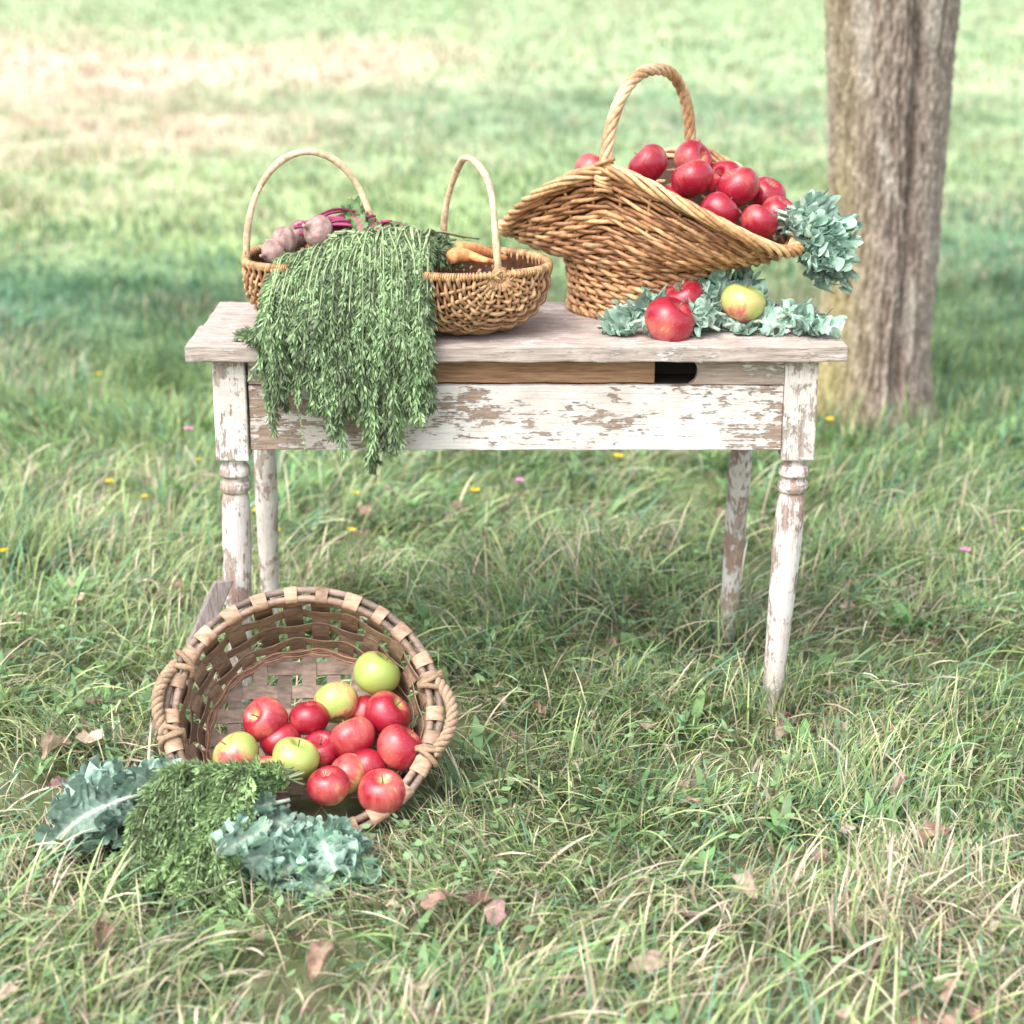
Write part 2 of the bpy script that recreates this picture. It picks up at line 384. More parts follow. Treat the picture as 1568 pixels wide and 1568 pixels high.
# ------------------------------------------------------------------ table
table = empty('wooden_table')
mb = MB(); boxm(mb, -.592, .608, 3.490, 3.671, .740, .770, 90, 8, 2, .0009); o = mb.build('top_board_front', M_top, table, False); finish_box(o, .003)
mb = MB(); boxm(mb, -.586, .602, 3.676, 3.892, .741, .770, 90, 8, 2, .0009); o = mb.build('top_board_back', M_top, table, False); finish_box(o, .003)
mb = MB(); boxm(mb, -.484, .499, 3.522, 3.542, .566, .6885, 60, 1, 4, .0006); o = mb.build('apron_front', M_paint_x, table, False); finish_box(o, .002)
mb = MB(); boxm(mb, -.484, -.40, 3.523, 3.541, .691, .7385, 4, 1, 2); o = mb.build('apron_upper_a', M_paint_x, table, False); finish_box(o)
mb = MB()
zz = np.linspace(.691, .7385, 15)
xx = .322 + .018 * np.sqrt(np.clip(1 - ((zz - .7145) / .0239) ** 2, 0, 1))
L_ = np.stack([xx, np.full(15, 3.523), zz], 1); R_ = np.stack([np.full(15, .499), np.full(15, 3.523), zz], 1)
V = np.concatenate([L_, R_, L_ + [0, .018, 0], R_ + [0, .018, 0]]); F = []
for i in range(14):
    F += [(i, 15 + i, 16 + i, i + 1), (30 + i, 31 + i, 46 + i, 45 + i), (i, i + 1, 31 + i, 30 + i)]
F += [(14, 29, 59, 44), (0, 30, 45, 15)]
mb.add(V, F, (.5, .5, .5)); mb.build('apron_upper_b', M_bare, table, False)
mb = MB(); boxm(mb, -.398, .262, 3.531, 3.546, .692, .733, 40, 1, 2, .0005); o = mb.build('drawer_rail', M_board, table, False); finish_box(o)
mb = MB(); boxm(mb, -.47, .49, 3.62, 3.63, .58, .738); boxm(mb, .25, .40, 3.548, 3.618, .60, .688); mb.build('slot_shade_backing', M_dark, table, False)  # dark boards added behind the slot so its opening looks black
mb = MB(); boxm(mb, -.47, .45, 3.835, 3.853, .60, .739, 20, 1, 3); o = mb.build('apron_back', M_paint_x, table, False); finish_box(o)
mb = MB(); boxm(mb, -.535, -.517, 3.577, 3.81, .566, .7385); boxm(mb, .517, .535, 3.577, 3.81, .566, .7385); o = mb.build('apron_sides', M_paint_x, table, False); finish_box(o)
def leg(name, top, foot, w, prof, boxz):
    mb = MB(); n = 28; a = np.arange(n) * 2 * PI / n
    pr = np.array(prof); zz = np.concatenate([np.linspace(pr[i, 0], pr[i + 1, 0], 4, endpoint=False) for i in range(len(pr) - 1)] + [[pr[-1, 0]]])
    rr = np.interp(-zz, -pr[:, 0], pr[:, 1]); rr = rr * (1 + .015 * np.sin(zz * 90))
    t = 1 - zz / .56
    cx = top[0] + (foot[0] - top[0]) * t; cy = top[1] + (foot[1] - top[1]) * t
    V = np.stack([cx[:, None] + rr[:, None] * np.cos(a), cy[:, None] + rr[:, None] * np.sin(a), zz[:, None] + 0 * a], -1)
    mb.add(V, gridfaces(len(zz), n, False, True)[:, ::-1], (.5,) * 3)
    o = mb.build(name + '_turned', M_paint_z, table, True)
    mb = MB(); boxm(mb, top[0] - w, top[0] + w, top[1] - w, top[1] + w, boxz, .7388, 3, 3, 14, .0007)
    o = mb.build(name + '_block', M_paint_z, table, False); finish_box(o, .003)
prof = [(.552, .029), (.546, .029), (.543, .021), (.534, .0215), (.531, .026), (.524, .0285), (.514, .0285), (.508, .0225), (.502, .0225), (.499, .027), (.490, .029), (.482, .027), (.478, .0225), (.472, .0245), (.46, .0265), (.38, .0275), (.25, .0245), (.10, .0205), (.02, .018), (-.01, .017)]
leg('leg_front_a', (-.518, 3.545), (-.527, 3.545), .0305, prof, .547)
leg('leg_front_b', (.530, 3.545), (.502, 3.545), .0305, prof, .547)
leg('leg_back_a', (-.500, 3.845), (-.512, 3.925), .026, [(p[0], p[1] * .86) for p in prof], .547)
leg('leg_back_b', (.468, 3.845), (.456, 3.925), .026, [(p[0], p[1] * .86) for p in prof], .547)

# leaning weathered board behind the round basket
mb = MB()
A = np.array([-.712, 3.37, -.01]); E = np.array([-.558, 3.478, .325]) - A; Wd = np.array([.034, .012, 0.]); Nn = norm(np.cross(Wd, E)) * .018
V = np.array([A, A + Wd, A + Wd + E, A + E]); V = np.concatenate([V, V + Nn])
mb.add(V, [(0, 1, 2, 3), (7, 6, 5, 4), (0, 4, 5, 1), (1, 5, 6, 2), (2, 6, 7, 3), (3, 7, 4, 0)], (.4,) * 3)
o = mb.build('weathered_board', M_grey, None, False); finish_box(o, .002)

# ------------------------------------------------------------------ large wicker basket
def hc(lo=(.25, .105, .042), hi=(.68, .39, .19)):
    t = rng.random() ** .9; return np.array(lo) * (1 - t) + np.array(hi) * t
def colalong(n, base, amp=.22):
    f = 1 + amp * np.sin(np.linspace(0, rng.uniform(15, 40), n) + rng.uniform(0, 6)) * np.sin(np.linspace(0, rng.uniform(5, 12), n))
    return np.clip(base * f[:, None], 0, 1)
BC = np.array([.262, 3.80]); rot = math.radians(-33)
bu = np.array([math.cos(rot), math.sin(rot)]); bv = np.array([math.sin(rot), -math.cos(rot)])
def bigpos(t, psi, off=0., dz=0.):
    t = np.asarray(t, float) + 0 * psi; psi = np.asarray(psi, float)
    s = np.clip((t - .36) / .64, 0, 1); q = np.clip(t / .36, 0, 1)
    lf = .5 - .5 * np.cos(psi)
    ra = .158 + .012 * q + (.305 - .17) * s ** (.85 - .25 * lf); rb = .113 + .008 * q + (.168 - .121) * s ** .7
    ra = ra - .006 * np.sin(PI * q); rb = rb - .005 * np.sin(PI * q)
    zr = .918 + .155 * (1 - np.abs(np.cos(psi)) ** 1.45) - .018 * lf
    z = .776 + .106 * q + (zr - .882) * s ** (1.15 + .5 * np.abs(np.cos(psi)))
    X = (ra + off) * np.cos(psi); Yv = (rb + off) * np.sin(psi)
    P = BC[None] + X[:, None] * bu[None] + Yv[:, None] * bv[None]
    return np.concatenate([P, (z + dz)[:, None]], 1)
bigb = empty('wicker_basket')
mb = MB(); NS = 30; psi = np.linspace(0, 2 * PI, 300, endpoint=False)
rows = list(np.linspace(.012, .345, 8)) + list(np.linspace(.39, .955, 12))
for k, t in enumerate(rows):
    ph = NS / 2 * psi + k * PI * .5
    for s_ in (0, PI):
        p = bigpos(t, psi, .0062 * np.cos(ph + s_), .0042 * np.sin(ph + s_) + .0015 * np.sin(psi * 7 + k * 2))
        b0 = hc(); tube(mb, p, .0047 * rng.uniform(.82, 1.12) * (1 + .15 * np.sin(psi * 5 + k * 1.7)), 6, colalong(300, b0, .3), True)
for j in range(NS):
    tt = np.linspace(0, 1., 16); p = bigpos(tt, np.full(16, j * 2 * PI / NS)); tube(mb, p, .0036, 6, hc())
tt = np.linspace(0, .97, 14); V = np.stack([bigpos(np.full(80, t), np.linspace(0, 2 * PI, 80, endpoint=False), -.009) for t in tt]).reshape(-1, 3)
mb.add(V, gridfaces(14, 80, False, True), (.08, .035, .016))  # added inner shell, dark brown to paint shadow into the weave gaps
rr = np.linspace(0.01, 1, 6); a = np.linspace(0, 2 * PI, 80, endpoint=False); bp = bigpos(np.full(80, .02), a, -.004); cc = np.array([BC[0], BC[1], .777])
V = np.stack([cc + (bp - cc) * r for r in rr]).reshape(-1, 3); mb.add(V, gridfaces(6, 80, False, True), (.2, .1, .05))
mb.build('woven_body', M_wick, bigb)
mb = MB(); ps = np.linspace(0, 2 * PI, 420)
for k in range(6):
    a = ps * 8 + k * 2 * PI / 6; jt = rng.uniform(.8, 1.15)
    q = bigpos(np.full(420, 1.), ps, .003 + .013 * jt * np.cos(a + .4 * np.sin(ps * 13 + k)), .0085 * np.sin(a + .4 * np.sin(ps * 13 + k)) * jt); tube(mb, q, .0048 * rng.uniform(.85, 1.15), 6, colalong(420, hc((.42, .20, .08), (.76, .48, .25)), .3))
ph = np.linspace(0, 2 * PI, 200, endpoint=False)
for k in range(3):
    a = ph * 24 + k * 2 * PI / 3; tube(mb, bigpos(np.full(200, .0), ph, .003 + .005 * np.cos(a), .004 * np.sin(a)), .0042, 6, hc(), True)
mb.build('braided_rim', M_wick, bigb)
mb = MB(); th = np.linspace(-.16, PI + .16, 150)
hv = .166 * np.sign(np.cos(th)) * np.abs(np.cos(th)) ** .85; hz = 1.06 + .173 * np.sin(th)
hp = np.concatenate([BC[None] + hv[:, None] * bv[None] + (.004 * np.sin(th))[:, None] * bu[None], hz[:, None]], 1)
helix(mb, hp, .0062, .11, 5, .0060, lambda: colalong(150, hc((.46, .25, .12), (.72, .49, .29)), .15), sides=8)
tube(mb, hp, .006, 6, (.4, .2, .08))
for sgn in (1, -1):
    for k in range(6):
        zc = 1.078 - .011 * k; cpt = np.array([*(BC + sgn * bv * (.168 + .0 * k)), zc]); a = np.linspace(0, 2 * PI, 24, endpoint=False)
        q = cpt + .016 * np.cos(a)[:, None] * np.array([*bu, 0]) + .016 * np.sin(a)[:, None] * np.array([*bv, 0]) + (.006 * np.cos(a + k))[:, None] * np.array([0, 0, 1.])
        tube(mb, q, .0042, 6, hc((.45, .25, .11), (.72, .46, .24)), True)
mb.build('handle', M_wick, bigb)

# ------------------------------------------------------------------ melon baskets
def melon(name, C, ax, Ra, Rb, H, ztop, lean=0.):
    root = empty(name); C = np.array(C); ax = norm(np.array([ax[0], ax[1], 0.])); bx = np.array([-ax[1], ax[0], 0.])
    if bx[1] > 0: bx = -bx
    def pos(th, phi, off=0.):
        th = np.asarray(th, float); phi = np.asarray(phi, float)
        st = np.sin(th) ** .62; vec = (np.cos(th) * (Ra + off))[..., None] * ax + (st * np.sign(np.cos(phi)) * np.abs(np.cos(phi)) ** .8 * (Rb + off))[..., None] * bx
        drop = np.sin(th) ** .55 * np.sign(np.sin(phi)) * np.abs(np.sin(phi)) ** .8 * (H + off)
        return C + vec - drop[..., None] * np.array([0, 0, 1.])
    mb = MB(); NR = 13
    ths = np.linspace(.06, PI - .06, 48); ph = np.linspace(0, PI, 130)
    for k, t in enumerate(ths):
        off = .0046 * np.cos(ph * (NR - 1) + k * PI)
        p = pos(np.full(130, t) + .012 * np.sin(ph * 9 + k * .3), ph, off)
        tube(mb, p, .0034 * rng.uniform(.8, 1.2), 6, colalong(130, hc((.22, .10, .045), (.60, .37, .20))))
    for j in range(NR):
        t = np.linspace(.02, PI - .02, 40); tube(mb, pos(t, np.full(40, j * PI / (NR - 1))), .0038, 6, hc((.35, .18, .08), (.6, .36, .18)))
    T, P = np.meshgrid(np.linspace(.05, PI - .05, 30), np.linspace(0, PI, 30), indexing='ij')
    mb.add(pos(T, P, -.006).reshape(-1, 3), gridfaces(30, 30), (.09, .04, .02))  # dark lining added; its colour gives the shade between the weavers
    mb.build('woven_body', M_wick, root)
    mb = MB(); a = np.linspace(0, 2 * PI, 90, endpoint=False)
    def rimp(a):
        return C + (np.cos(a) * Ra)[:, None] * ax + (np.sign(np.sin(a)) * np.abs(np.sin(a)) ** .62 * Rb)[:, None] * bx
    tube(mb, rimp(a), .0055, 8, (.55, .32, .16), True)
    for j in range(170):
        cpt = rimp(np.array([j * 2 * PI / 170 + .001]))[0]
        rd = norm(cpt - C); b_ = np.linspace(0, 2 * PI, 10, endpoint=False)
        tube(mb, cpt + .0062 * (np.cos(b_)[:, None] * rd + np.sin(b_)[:, None] * np.array([0, 0, 1.])), .0023, 5, hc((.30, .15, .06), (.62, .38, .18)), True)
    for sgn in (1, -1):
        cpt = C + sgn * ax * Ra
        for k in range(4):
            r_ = .007 + k * .0022; b_ = np.linspace(0, 2 * PI, 20, endpoint=False)
            q = cpt + sgn * ax * (.005 - k * .0012) + r_ * (np.cos(b_)[:, None] * bx + np.sin(b_)[:, None] * np.array([0, 0, 1.])) + rng.normal(0, .0006, (20, 3))
            tube(mb, q, .0024, 5, hc((.40, .22, .09), (.64, .40, .2)), True)
    mb.build('rim', M_wick, root)
    mb = MB(); th = np.linspace(-.12, PI + .12, 70)
    p = C + (np.cos(th) * Ra * .985 * (1 + .03 * np.sin(th)))[:, None] * ax + (np.sin(th) * (ztop - C[2]))[:, None] * np.array([0, 0, 1.]) + (lean * np.sin(th) + .003 * np.sin(th * 5))[:, None] * bx
    tube(mb, p, .0064 + .0007 * np.sin(th * 7), 10, colalong(70, np.array([.64, .47, .31]), .15)); mb.build('handle', M_wick, root)
    return root
melon('willow_basket', (-.378, 3.685, .898), (1, .05), .122, .125, .124, 1.094)
melon('willow_basket', (-.076, 3.625, .896), (-.42, .90), .125, .142, .122, 1.090)

# ------------------------------------------------------------------ splint basket on the grass
sb = empty('splint_basket')
SC = np.array([-.364, 3.172, .190]); yaw = .04
SX = np.array([math.cos(yaw), math.sin(yaw), 0]); SNl = norm(np.array([.04, -.766, .643])); SX = norm(SX - SNl * SX.dot(SNl)); SU = np.cross(SNl, SX)
DEP = .17
def sp(psi, s, off=0.):
    psi = np.asarray(psi, float); s = np.asarray(s, float) + 0 * psi
    ra = .230 - (.230 - .182) * s ** 1.3 + off; rb = .219 - (.219 - .165) * s ** 1.3 + off
    return SC + (ra * np.cos(psi))[..., None] * SX + (rb * np.sin(psi))[..., None] * SU - (DEP * s)[..., None] * SNl
def sn(psi):
    return np.cos(psi)[..., None] * SX + np.sin(psi)[..., None] * SU - 0 * SNl
def wc():
    t = rng.random(); return np.array([.17, .11, .072]) * (1 - t) + np.array([.40, .27, .185]) * t
mb = MB(); NJ = 26; ps = np.linspace(0, 2 * PI, 260, endpoint=False)
for k, s in enumerate([.13, .36, .59, .82]):
    off = .0032 * np.cos(NJ / 2 * ps + k * PI); strap(mb, sp(ps, s, off), sn(ps), .036, .0018, colalong(260, wc(), .15), True)
for j in range(NJ):
    a = j * 2 * PI / NJ; s = np.linspace(0, 1, 24); o_ = -.0032 * np.cos(PI * j) * np.cos((s - .13) / .23 * PI)
    p = sp(np.full(24, a + rng.normal(0, .008)), s, o_); strap(mb, p, sn(np.full(24, a)), .036 - .006 * s, .0018, colalong(24, wc(), .15))
for i in range(-4, 5):
    w = i * .045
    for axis in (0, 1):
        ra, rb = .182, .164; r1 = ra if axis == 0 else rb; r2 = rb if axis == 0 else ra
        if abs(w) >= r2: continue
        h = r1 * math.sqrt(1 - (w / r2) ** 2); t = np.linspace(-h, h, 50)
        off = .002 * np.cos(t / .045 * PI + i * PI) * (1 if axis == 0 else -1)
        A_, B_ = (SX, SU) if axis == 0 else (SU, SX)
        p = SC - SNl * DEP + t[:, None] * A_ + w * B_ + off[:, None] * SNl
        strap(mb, p, np.tile(SNl, (50, 1)), .025, .0016, colalong(50, np.array([.33, .24, .185]) * rng.uniform(.65, 1.2), .12))
mb.build('woven_splints', M_splint, sb, False)
mb = MB()
for k in range(7):
    off = -.004 + .003 * np.cos(NJ * ps / 2 + k * PI); tube(mb, sp(ps, .915 + .016 * k, off), .0021, 5, np.array([.5, .29, .19]) * rng.uniform(.6, 1.25), True)
for (o_, r_, cc) in [(.0085, .0065, (.24, .17, .14)), (-.008, .0065, (.28, .19, .14)), (0., .0065, (.32, .21, .15))]:
    tube(mb, sp(ps, .0 - (.02 if o_ == 0 else 0), o_), r_, 8, colalong(260, np.array(cc), .35), True)
for j in range(NJ):
    a = j * 2 * PI / NJ + rng.normal(0, .025); hw = rng.uniform(.045, .068); aa = np.linspace(a - hw, a + hw, 6)
    q = sp(aa, -.0); b_ = np.linspace(0, 2 * PI, 14, endpoint=False)
    V = q[:, None] + (np.cos(b_) * .0162)[None, :, None] * sn(aa)[:, None] + (np.sin(b_) * .0105)[None, :, None] * SNl
    mb.add(V, gridfaces(6, 14, False, True), np.array([.46, .30, .20]) * rng.uniform(.6, 1.15))
mb.build('rim', M_splint, sb)
mb = MB()
for (c0, bow) in [(-.06, .020), (PI - .12, .012)]:
    a = np.linspace(c0 - .29, c0 + .29, 60); u = np.linspace(0, PI, 60)
    q = sp(a, -.0, .010) + (np.sin(u) * bow)[:, None] * sn(a) + (np.sin(u) * .012 + .006)[:, None] * SNl
    helix(mb, q, .0058, .034, 3, .0055, lambda: np.array([.40, .28, .19]) * rng.uniform(.8, 1.15), sides=8)
    for e in (c0 - .29, c0 + .29):
        for k in range(3):
            ee = e + (k - 1) * .04 + rng.normal(0, .006); q0 = sp(np.array([ee]), 0.)[0]; b_ = np.linspace(0, 2 * PI, 24, endpoint=False); nn = sn(np.array([ee]))[0]
            tn = np.cross(nn, SNl)
            q = q0 + .021 * np.cos(b_)[:, None] * nn + .016 * np.sin(b_)[:, None] * SNl + (.008 * np.cos(b_ + k * 2))[:, None] * tn
            tube(mb, q, .0050, 7, np.array([.38, .26, .17]) * rng.uniform(.75, 1.15), True)
mb.build('rope_handles', M_rope, sb)

# ------------------------------------------------------------------ apples
def apple_mat(name, bias):
    m, nt, b, out = newmat(name)
    co = nd(nt, 'ShaderNodeTexCoord').outputs['Object']; rnd = nd(nt, 'ShaderNodeObjectInfo').outputs['Random']
    of = math_(nt, 'MULTIPLY', rnd, 37.)
    cv = nd(nt, 'ShaderNodeCombineXYZ', {0: of, 1: of, 2: of}).outputs[0]
    va = nd(nt, 'ShaderNodeVectorMath', {0: co, 1: cv}); va.operation = 'ADD'
    big = noise_(nt, va.outputs[0], 13, 2, .5)
    st = noise_(nt, va.outputs[0], 42, 4, .7, (2.4, 2.4, .5))
    s = math_(nt, 'ADD', math_(nt, 'MULTIPLY', big, 1.15), math_(nt, 'MULTIPLY', st, .38)); s = math_(nt, 'ADD', s, bias)
    z = nd(nt, 'ShaderNodeSeparateXYZ', {0: co}).outputs
    r2 = math_(nt, 'ADD', math_(nt, 'MULTIPLY', z[0], z[0]), math_(nt, 'MULTIPLY', z[1], z[1]))
    cav = nd(nt, 'ShaderNodeMapRange', {0: r2, 1: .0, 2: .00030, 3: -.24, 4: 0.}).outputs[0]
    s = math_(nt, 'ADD', s, cav)
    c = ramp(nt, s, [(.50, (.36, .47, .12)), (.63, (.56, .44, .17)), (.73, (.55, .12, .10)), (.95, (.32, .012, .030))])
    vo = nd(nt, 'ShaderNodeTexVoronoi', {'Vector': va.outputs[0], 'Scale': 190.})
    dots = ramp(nt, vo.outputs['Distance'], [(.08, (1,) * 3), (.16, (0,) * 3)])
    c = mixc(nt, math_(nt, 'MULTIPLY', dots, .35), c, (.75, .55, .35))
    nt.links.new(c, b.inputs['Base Color']); b.inputs['Roughness'].default_value = .32; b.inputs['Coat Weight'].default_value = .3; b.inputs['Coat Roughness'].default_value = .13
    bp = nd(nt, 'ShaderNodeBump', {'Height': big, 'Strength': .15, 'Distance': .004}); nt.links.new(bp.outputs[0], b.inputs['Normal'])
    return m
M_stem, _n, _bb, _oo = newmat('apple_stem'); _bb.inputs['Base Color'].default_value = (.18, .11, .05, 1)
AM = {'r': apple_mat('apple_skin_red', .22), 'm': apple_mat('apple_skin_blush', .10), 'g': apple_mat('apple_skin_green', -.33), 'h': apple_mat('apple_skin_half', -.15)}
def apple_mesh(kind):
    mb = MB(); th = np.linspace(.03, PI - .03, 30); a = np.linspace(0, 2 * PI, 36, endpoint=False)
    r = np.sin(th) ** .92 * (1 + .07 * np.cos(th)); z = .90 * np.cos(th)
    z = z - .42 * np.exp(-(r / .30) ** 2) * (np.cos(th) > 0) + .26 * np.exp(-(r / .26) ** 2) * (np.cos(th) < 0)
    lob = 1 + .022 * np.cos(5 * a)[None] * (.4 + .6 * (th / PI))[:, None]
    V = np.stack([(r[:, None] * np.cos(a)) * lob, r[:, None] * np.sin(a) * lob, z[:, None] + 0 * a + .02 * np.cos(2 * a + 1)], -1).reshape(-1, 3) * .041
    mb.add(V, gridfaces(30, 36, False, True)[:, ::-1], (.5,) * 3, 0)
    tube(mb, np.array([(0, 0, .44), (.02, .01, .65), (.07, .03, .92)]) * .041, [.0013, .0010, .0016], 6, (.5,) * 3, mi=1)
    o = mb.build('tmp', [AM[kind], M_stem]); me = o.data; bpy.data.objects.remove(o); return me
AMESH = {k: apple_mesh(k) for k in 'rmgh'}
def apple(x, y, z, kind='r', s=1., rotv=None):
    o = bpy.data.objects.new('apple', AMESH[kind]); scene.collection.objects.link(o)
    o.location = (x, y, z); o.scale = (s, s * random.uniform(.96, 1.04), s * random.uniform(.93, 1.03))
    o.rotation_euler = rotv or (random.uniform(-.9, .9) + .3, random.uniform(-.7, .7), random.uniform(0, 6.28)); return o
CAM = np.array([0, 0, 1.563]); F_ = 3022.; PT = math.radians(17.6)
def W(px, py, Yv):
    # survey of the reference: world point on the vertical plane at distance Yv
    h = Yv * math.tan(PT + math.atan((py - 784) / F_)); dd = Yv * math.cos(PT) + h * math.sin(PT)
    return ((px - 784) / F_ * dd, Yv, CAM[2] - h)
for px, py, Yv, k, s in [(993, 252, 3.82, 'r', 1.0), (1060, 246, 3.88, 'r', .98), (1060, 274, 3.76, 'r', 1.04), (1130, 287, 3.76, 'r', 1.05), (1101, 324, 3.70, 'r', .92),
                         (1162, 340, 3.68, 'r', .90), (908, 262, 3.84, 'r', .9), (1174, 298, 3.81, 'r', .9), (1110, 275, 3.87, 'r', .9), (955, 296, 3.80, 'r', .9),
                         (1020, 315, 3.76, 'r', .98), (1192, 327, 3.76, 'r', .85), (930, 305, 3.88, 'r', 1.), (1025, 492, 3.565, 'r', 1.14), (1048, 458, 3.66, 'r', .98)]:
    apple(*W(px, py, Yv), k, s)
apple(*W(1137, 464, 3.62), 'h', 1.0, (.2, .2, 1.))
for px, py, Yv, k, s in [(407, 1103, 3.215, 'm', 1.02), (473, 1100, 3.23, 'r', .88), (515, 1076, 3.27, 'h', 1.0), (577, 1032, 3.31, 'g', 1.06), (592, 1094, 3.24, 'm', 1.02),
                         (540, 1130, 3.18, 'r', 1.02), (612, 1145, 3.16, 'm', 1.02), (452, 1162, 3.14, 'g', 1.0), (362, 1156, 3.15, 'h', 1.02), (503, 1204, 3.08, 'm', .9),
                         (585, 1214, 3.09, 'm', 1.04), (532, 1186, 3.13, 'h', .9), (492, 1150, 3.19, 'r', .9), (562, 1176, 3.15, 'r', .9), (430, 1135, 3.2, 'r', .9),
                         (560, 1095, 3.28, 'r', .9), (410, 1190, 3.12, 'm', .9)]:
    apple(*W(px, py, Yv), k, s)

# ------------------------------------------------------------------ beets and carrots
def root_veg(name, pts, rad, col, tip=None):
    mb = MB(); tube(mb, pts, rad, 16, col); return mb.build(name, M_root)
def beet(c, r, d):
    d = norm(np.array(d, float)); t = np.linspace(0, 1, 22)
    prof = np.where(t < .72, np.sin(PI * (t / .78)) ** .55 + .12, .12 + .45 * np.exp(-(t - .72) * 16))
    pts = np.array(c) + np.outer((t - .4) * 2.3 * r, d); cc = np.tile([.34, .225, .205], (22, 1)) * (1 + .2 * np.sin(t * 20))[:, None]
    root_veg('beet', pts, r * np.clip(prof, .05, 1.1), cc)
beet(W(434, 370, 3.66), .026, (-.7, -.4, .1)); beet(W(487, 354, 3.66), .028, (-.5, -.5, .3)); beet(W(458, 358, 3.74), .025, (-.8, .2, .1)); beet(W(418, 386, 3.62), .022, (-.6, -.6, -.1))
for (a, b, r) in [((690, 394, 3.57), (758, 398, 3.64), .013), ((700, 380, 3.64), (775, 392, 3.72), .013), ((690, 390, 3.62), (748, 396, 3.57), .012)]:
    A_, B_ = np.array(W(*a)), np.array(W(*b)); t = np.linspace(0, 1, 24)
    p = A_ + (B_ - A_) * t[:, None] + np.array([0, 0, .004]) * np.sin(t * 5)[:, None]
    root_veg('carrot', p, r * (1 - .65 * t ** 1.5) * (1 + .03 * np.sin(t * 60)), (.78, .33, .14))

# ------------------------------------------------------------------ carrot greens
def diamonds(mb, P, D, S, L, Wd, col):
    L = np.asarray(L)[:, None]; Wd = np.asarray(Wd)[:, None]
    V = np.stack([P, P + D * L * .55 + S * Wd / 2, P + D * L, P + D * L * .45 - S * Wd / 2], 1)
    n = len(P); mb.add(V.reshape(-1, 3), np.arange(n * 4).reshape(-1, 4), np.repeat(col, 4, 0))
def frond(mb, ctrl, start=.25, spread=.030, grav=.8, base=(.215, .325, .155), step=.0105, leafL=.0165, leafW=.0040):
    n = 40; p = spline(ctrl, n); T, A, B = frames(p)
    L = np.concatenate([[0], np.cumsum(np.linalg.norm(np.diff(p, axis=0), axis=1))])
    base = np.array(base) * rng.uniform(.45, 1.5); tube(mb, p, np.linspace(.0022, .0009, n), 4, np.array([.44, .54, .30]) * rng.uniform(.8, 1.2))
    s = np.arange(L[-1] * start, L[-1], step); s = np.repeat(s, 2) + rng.normal(0, .001, len(s) * 2)
    t = np.clip(s / L[-1], 0, 1); m = len(s)
    P = np.stack([np.interp(s, L, p[:, i]) for i in range(3)], 1); TT = norm(np.stack([np.interp(s, L, T[:, i]) for i in range(3)], 1))
    AA = np.stack([np.interp(s, L, A[:, i]) for i in range(3)], 1); BB = np.cross(TT, AA)
    ang = rng.uniform(0, 2 * PI, m); side = np.cos(ang)[:, None] * AA + np.sin(ang)[:, None] * BB
    D = norm(side * .6 + TT * .9 + np.array([0, 0, -grav]))
    pl = spread * (.35 + .65 * np.sin(PI * np.clip((t - start) / (1 - start) * .85 + .12, 0, 1))) * rng.uniform(.7, 1.3, m)
    K = 5
    for k in range(K):
        f = (k + .6) / K
        for sg in ((-1, 1) if k < K - 1 else (0,)):
            S = norm(np.cross(D, rng.normal(0, 1, (m, 3))))
            d2 = norm(D + S * .65 * sg + rng.normal(0, .12, (m, 3)) + np.array([0, 0, -grav * .25]))
            wv = norm(np.cross(d2, rng.normal(0, 1, (m, 3))))
            col = base * rng.uniform(.6, 1.6, (m, 1)) + np.array([.03, .0, .03]) * rng.random((m, 1))
            diamonds(mb, P + D * (pl * f)[:, None], d2, wv, leafL * rng.uniform(.6, 1.25, m) * (1.15 - .4 * f), leafW * rng.uniform(.7, 1.3, m), col)
mb = MB()
ex = [-.49, -.455, -.42, -.385, -.355, -.315, -.27, -.225, -.18, -.14, -.12]; ez = [.75, .655, .64, .70, .70, .57, .535, .585, .615, .66, .73]
nstr = 36; sx_ = np.linspace(-.450, -.150, nstr) + rng.normal(0, .005, nstr)
for i in range(180):
    j = i % nstr; xe = np.clip(sx_[j] + rng.normal(0, .004), -.462, -.140); zb = np.interp(xe, ex, ez) + .02 * math.sin(j * 2.4)
    x0 = np.clip(-.29 + (xe + .30) * .85 + rng.normal(0, .02), -.43, -.15)
    md = .900 + .047 * np.clip((x0 + .41) / .15, 0, 1)
    frac = 1 - rng.random() ** 1.3 * .9; zend = .88 + (zb - .88) * frac + rng.normal(0, .006)
    xm = x0 + (xe - x0) * .6; o = rng.uniform(0, .045)
    pts = [(x0 + rng.normal(0, .03) + .02, 3.68 + rng.normal(0, .02), md - .02 + rng.uniform(0, .01)), (x0, 3.605, md + o * .3 + rng.uniform(-.01, .01)), (xm, 3.54 - o * .4, md - .030 + o * .2)]
    if zend < .84: pts += [(xm * .4 + xe * .6, 3.505 - o, .83 + rng.normal(0, .008))]
    if zend < .77: pts += [(xe + rng.normal(0, .008), 3.472 - o * .6, min(.80, zend + .06))]
    pts += [(xe + rng.normal(0, .014), (3.475 if zend < .78 else 3.505) - o * .5 + rng.normal(0, .008), zend)]
    frond(mb, pts, .20, .031, .8)
for i in range(24):
    ye = rng.uniform(3.58, 3.68); xe = rng.uniform(-.15, -.09)
    frond(mb, [(-.30 + rng.normal(0, .03), 3.63, .945 + rng.uniform(-.01, .01)), (-.20, ye, .943 + rng.uniform(-.01, .012)), (xe - .03, ye, .925 + rng.uniform(-.004, .01)), (xe, ye, .905)], .05 if i < 8 else .7, .012, .3)
for i in range(20):
    x0 = rng.uniform(-.28, -.18); frond(mb, [(x0, 3.58, .945), (x0 + .03, 3.53, .925), (x0 + rng.uniform(.02, .05), 3.49, .86 - rng.random() * .06)], .2, .024, .8)
